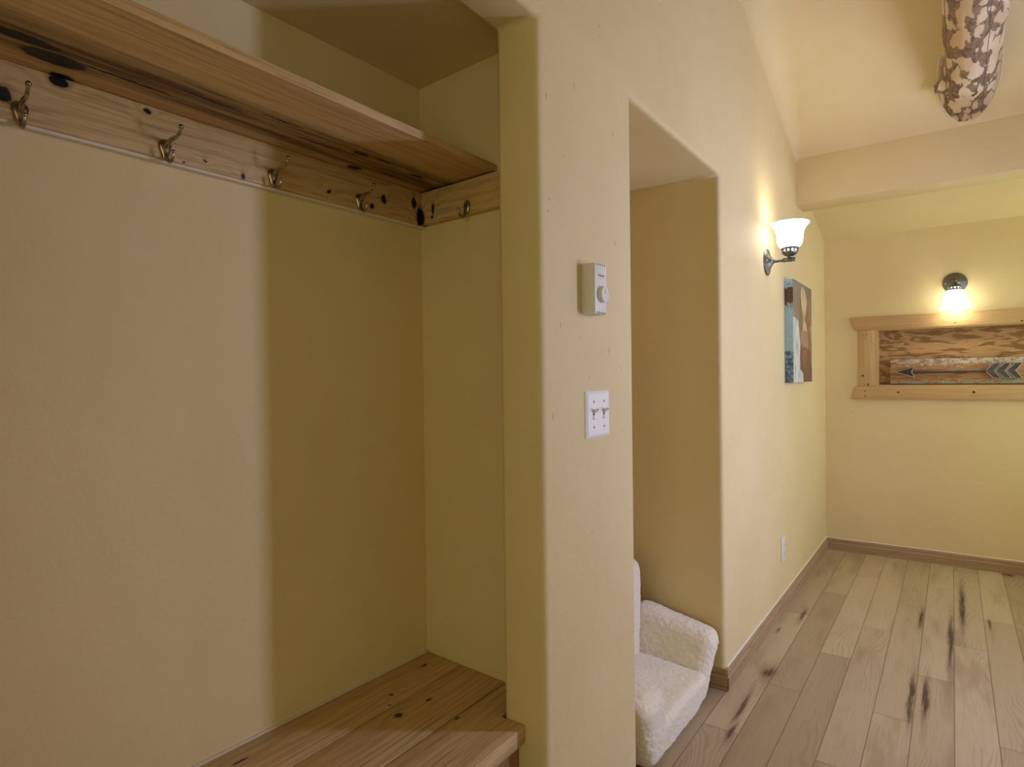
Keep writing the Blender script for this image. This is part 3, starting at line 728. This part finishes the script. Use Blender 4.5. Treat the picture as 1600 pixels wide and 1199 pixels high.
for k in range(3):
    x = SX(1185 + k * 112)
    for s_, nm in ((1, 'feather'), (-1, 'feather')):
        hgt = .050
        w = .0220; P = [(x, AZ), (x + .044, AZ + s_ * hgt), (x + .044 + .038, AZ + s_ * hgt), (x + .046, AZ)]
        if s_ < 0: P = P[::-1]
        o, bm = outline_plate(P, nm, SY - .017, SY - .008); e = link('worn_edge', bm, M['arrow_edge'], smooth=60); e.parent = o

# ------------------------------------------------------------ log
def log():
    t = thing('roof_log', 'peeled log with brown bark patches coming out of the sloping ceiling', 'log beam', (.853, 3.86, 2.81))
    A, B = Vector((.849, 4.30, 2.785)), Vector((.905, 1.20, 2.985))
    bm = bmesh.new(); seg, n = 96, 300; rings = []
    d = (B - A).normalized(); ref = Vector((1, 0, 0)); ref = (ref - d * ref.dot(d)).normalized(); up = ref.cross(d)
    if up.z < 0: up = -up
    for i in range(n + 1):
        f = i / n; p = A.lerp(B, f); R = .128 - .018 * min(1, f * 3) ; ring = []
        for k in range(seg):
            a = 2 * math.pi * k / seg; dr = ref * math.cos(a) + up * math.sin(a)
            q = p + dr * R
            r_ = R + .007 * noise.noise((dr.x * 1.5, q.y * 2.0, dr.z * 1.5)) + .004 * noise.noise((dr.x * 5, q.y * 9, dr.z * 5))
            for (ky, ka, amp, sy_, sa) in ((3.80, 200, .042, .045, .16), (3.74, 250, .012, .05, .3), (3.76, 285, .010, .05, .25), (3.25, 330, .012, .06, .3)):
                da = (math.degrees(a) - ka + 180) % 360 - 180
                r_ += amp * math.exp(-((q.y - ky) / sy_) ** 2 - (math.radians(da) / sa) ** 2)
            ring.append(bm.verts.new(p + dr * r_ - t.location))
        rings.append(ring)
    for r0, r1 in zip(rings, rings[1:]):
        for k in range(seg): bm.faces.new((r0[k], r0[(k + 1) % seg], r1[(k + 1) % seg], r1[k]))
    bm.faces.new(rings[0][::-1]); bm.faces.new(rings[-1])
    o = link('log', bm, M['log'], t, 180)
    # object coordinates of the wood are kept in room space
    for v in o.data.vertices: v.co += t.location
    o.location = -Vector(t.location)
    # caulk line where it enters the ceiling
    bm = bmesh.new(); pts = []
    for k in range(49):
        a = 2 * math.pi * k / 48; dr = ref * math.cos(a) + up * math.sin(a)
        lo, hi = 0., 1.
        for _ in range(30):
            md = (lo + hi) / 2; p = A.lerp(B, md) + dr * .1285
            if p.z > roof(p.y): lo = md
            else: hi = md
        p = A.lerp(B, lo) + dr * .1285
        pts.append(p)
    add_tube(bm, pts, .0028, 8, cap=False)
    for v in bm.verts: v.co -= Vector((0, 0, 0))
    c = link('caulk_ring', bm, M['caulk'], t, 180); c.location = -Vector(t.location)
log()

# ------------------------------------------------------------ fleece chair
def soft(name, corners, parent, rad, cuts=46, seed=0., keep=1.0):
    """rounded cushion from 8 corners: bottom 4 (ccw) then top 4"""
    bm = bmesh.new(); v = [bm.verts.new(c) for c in corners]
    for f in ((0, 3, 2, 1), (4, 5, 6, 7), (0, 1, 5, 4), (1, 2, 6, 5), (2, 3, 7, 6), (3, 0, 4, 7)): bm.faces.new([v[i] for i in f])
    bmesh.ops.bevel(bm, geom=list(bm.edges), offset=rad, segments=6, affect='EDGES', profile=.5)
    me = bpy.data.meshes.new('tmp'); bm.to_mesh(me); bm.free(); o = bpy.data.objects.new('tmp', me); C.objects.link(o)
    md = o.modifiers.new('r', 'REMESH'); md.mode = 'VOXEL'; md.voxel_size = .0048
    sm = o.modifiers.new('s', 'SMOOTH'); sm.iterations = 22; sm.factor = .5
    me2 = bpy.data.meshes.new_from_object(o.evaluated_get(bpy.context.evaluated_depsgraph_get())); bpy.data.objects.remove(o)
    bm = bmesh.new(); bm.from_mesh(me2); bm.normal_update()
    for w in bm.verts:
        p = w.co; n_ = noise.noise(p * 9 + Vector((seed, 0, 0))) * .006 + noise.noise(p * 70) * .0026 + noise.noise(p * 150 + Vector((0, seed, 0))) * .0020
        w.co = p + w.normal * n_
    ob = link(name, bm, M['fleece'], parent, 180)
    return ob
def chair():
    t = thing('fleece_armchair', 'small low cream fleece armchair with flared arms sitting in the niche', 'chair', (-.2, 2.18, 0))
    T = Vector((.2, -2.18, 0))
    def S(name, c, rad, seed): return soft(name, [Vector(p) + T for p in c], t, rad, seed=seed)
    S('seat', [(-.34, 2.02, .0), (-.035, 1.99, .0), (-.030, 2.41, .0), (-.34, 2.40, .0), (-.34, 1.98, .165), (-.014, 1.96, .145), (-.006, 2.42, .145), (-.34, 2.42, .165)], .030, 1.)
    # far arm, leaning outward
    S('arm', [(-.36, 2.37, .0), (-.030, 2.37, .0), (-.030, 2.455, .0), (-.36, 2.455, .0), (-.36, 2.465, .345), (-.002, 2.465, .268), (-.002, 2.588, .262), (-.36, 2.588, .340)], .042, 2.)
    # near arm
    S('arm', [(-.36, 1.905, .0), (-.025, 1.895, .0), (-.025, 2.060, .0), (-.36, 2.02, .0), (-.36, 1.765, .340), (.004, 1.775, .268), (.004, 1.965, .285), (-.36, 1.93, .345)], .052, 3.)
    # back, leaning and flared
    S('backrest', [(-.43, 1.95, .0), (-.29, 1.95, .0), (-.29, 2.41, .0), (-.43, 2.41, .0), (-.46, 1.85, .54), (-.325, 1.85, .54), (-.325, 2.515, .53), (-.46, 2.515, .53)], .045, 4.)
chair()
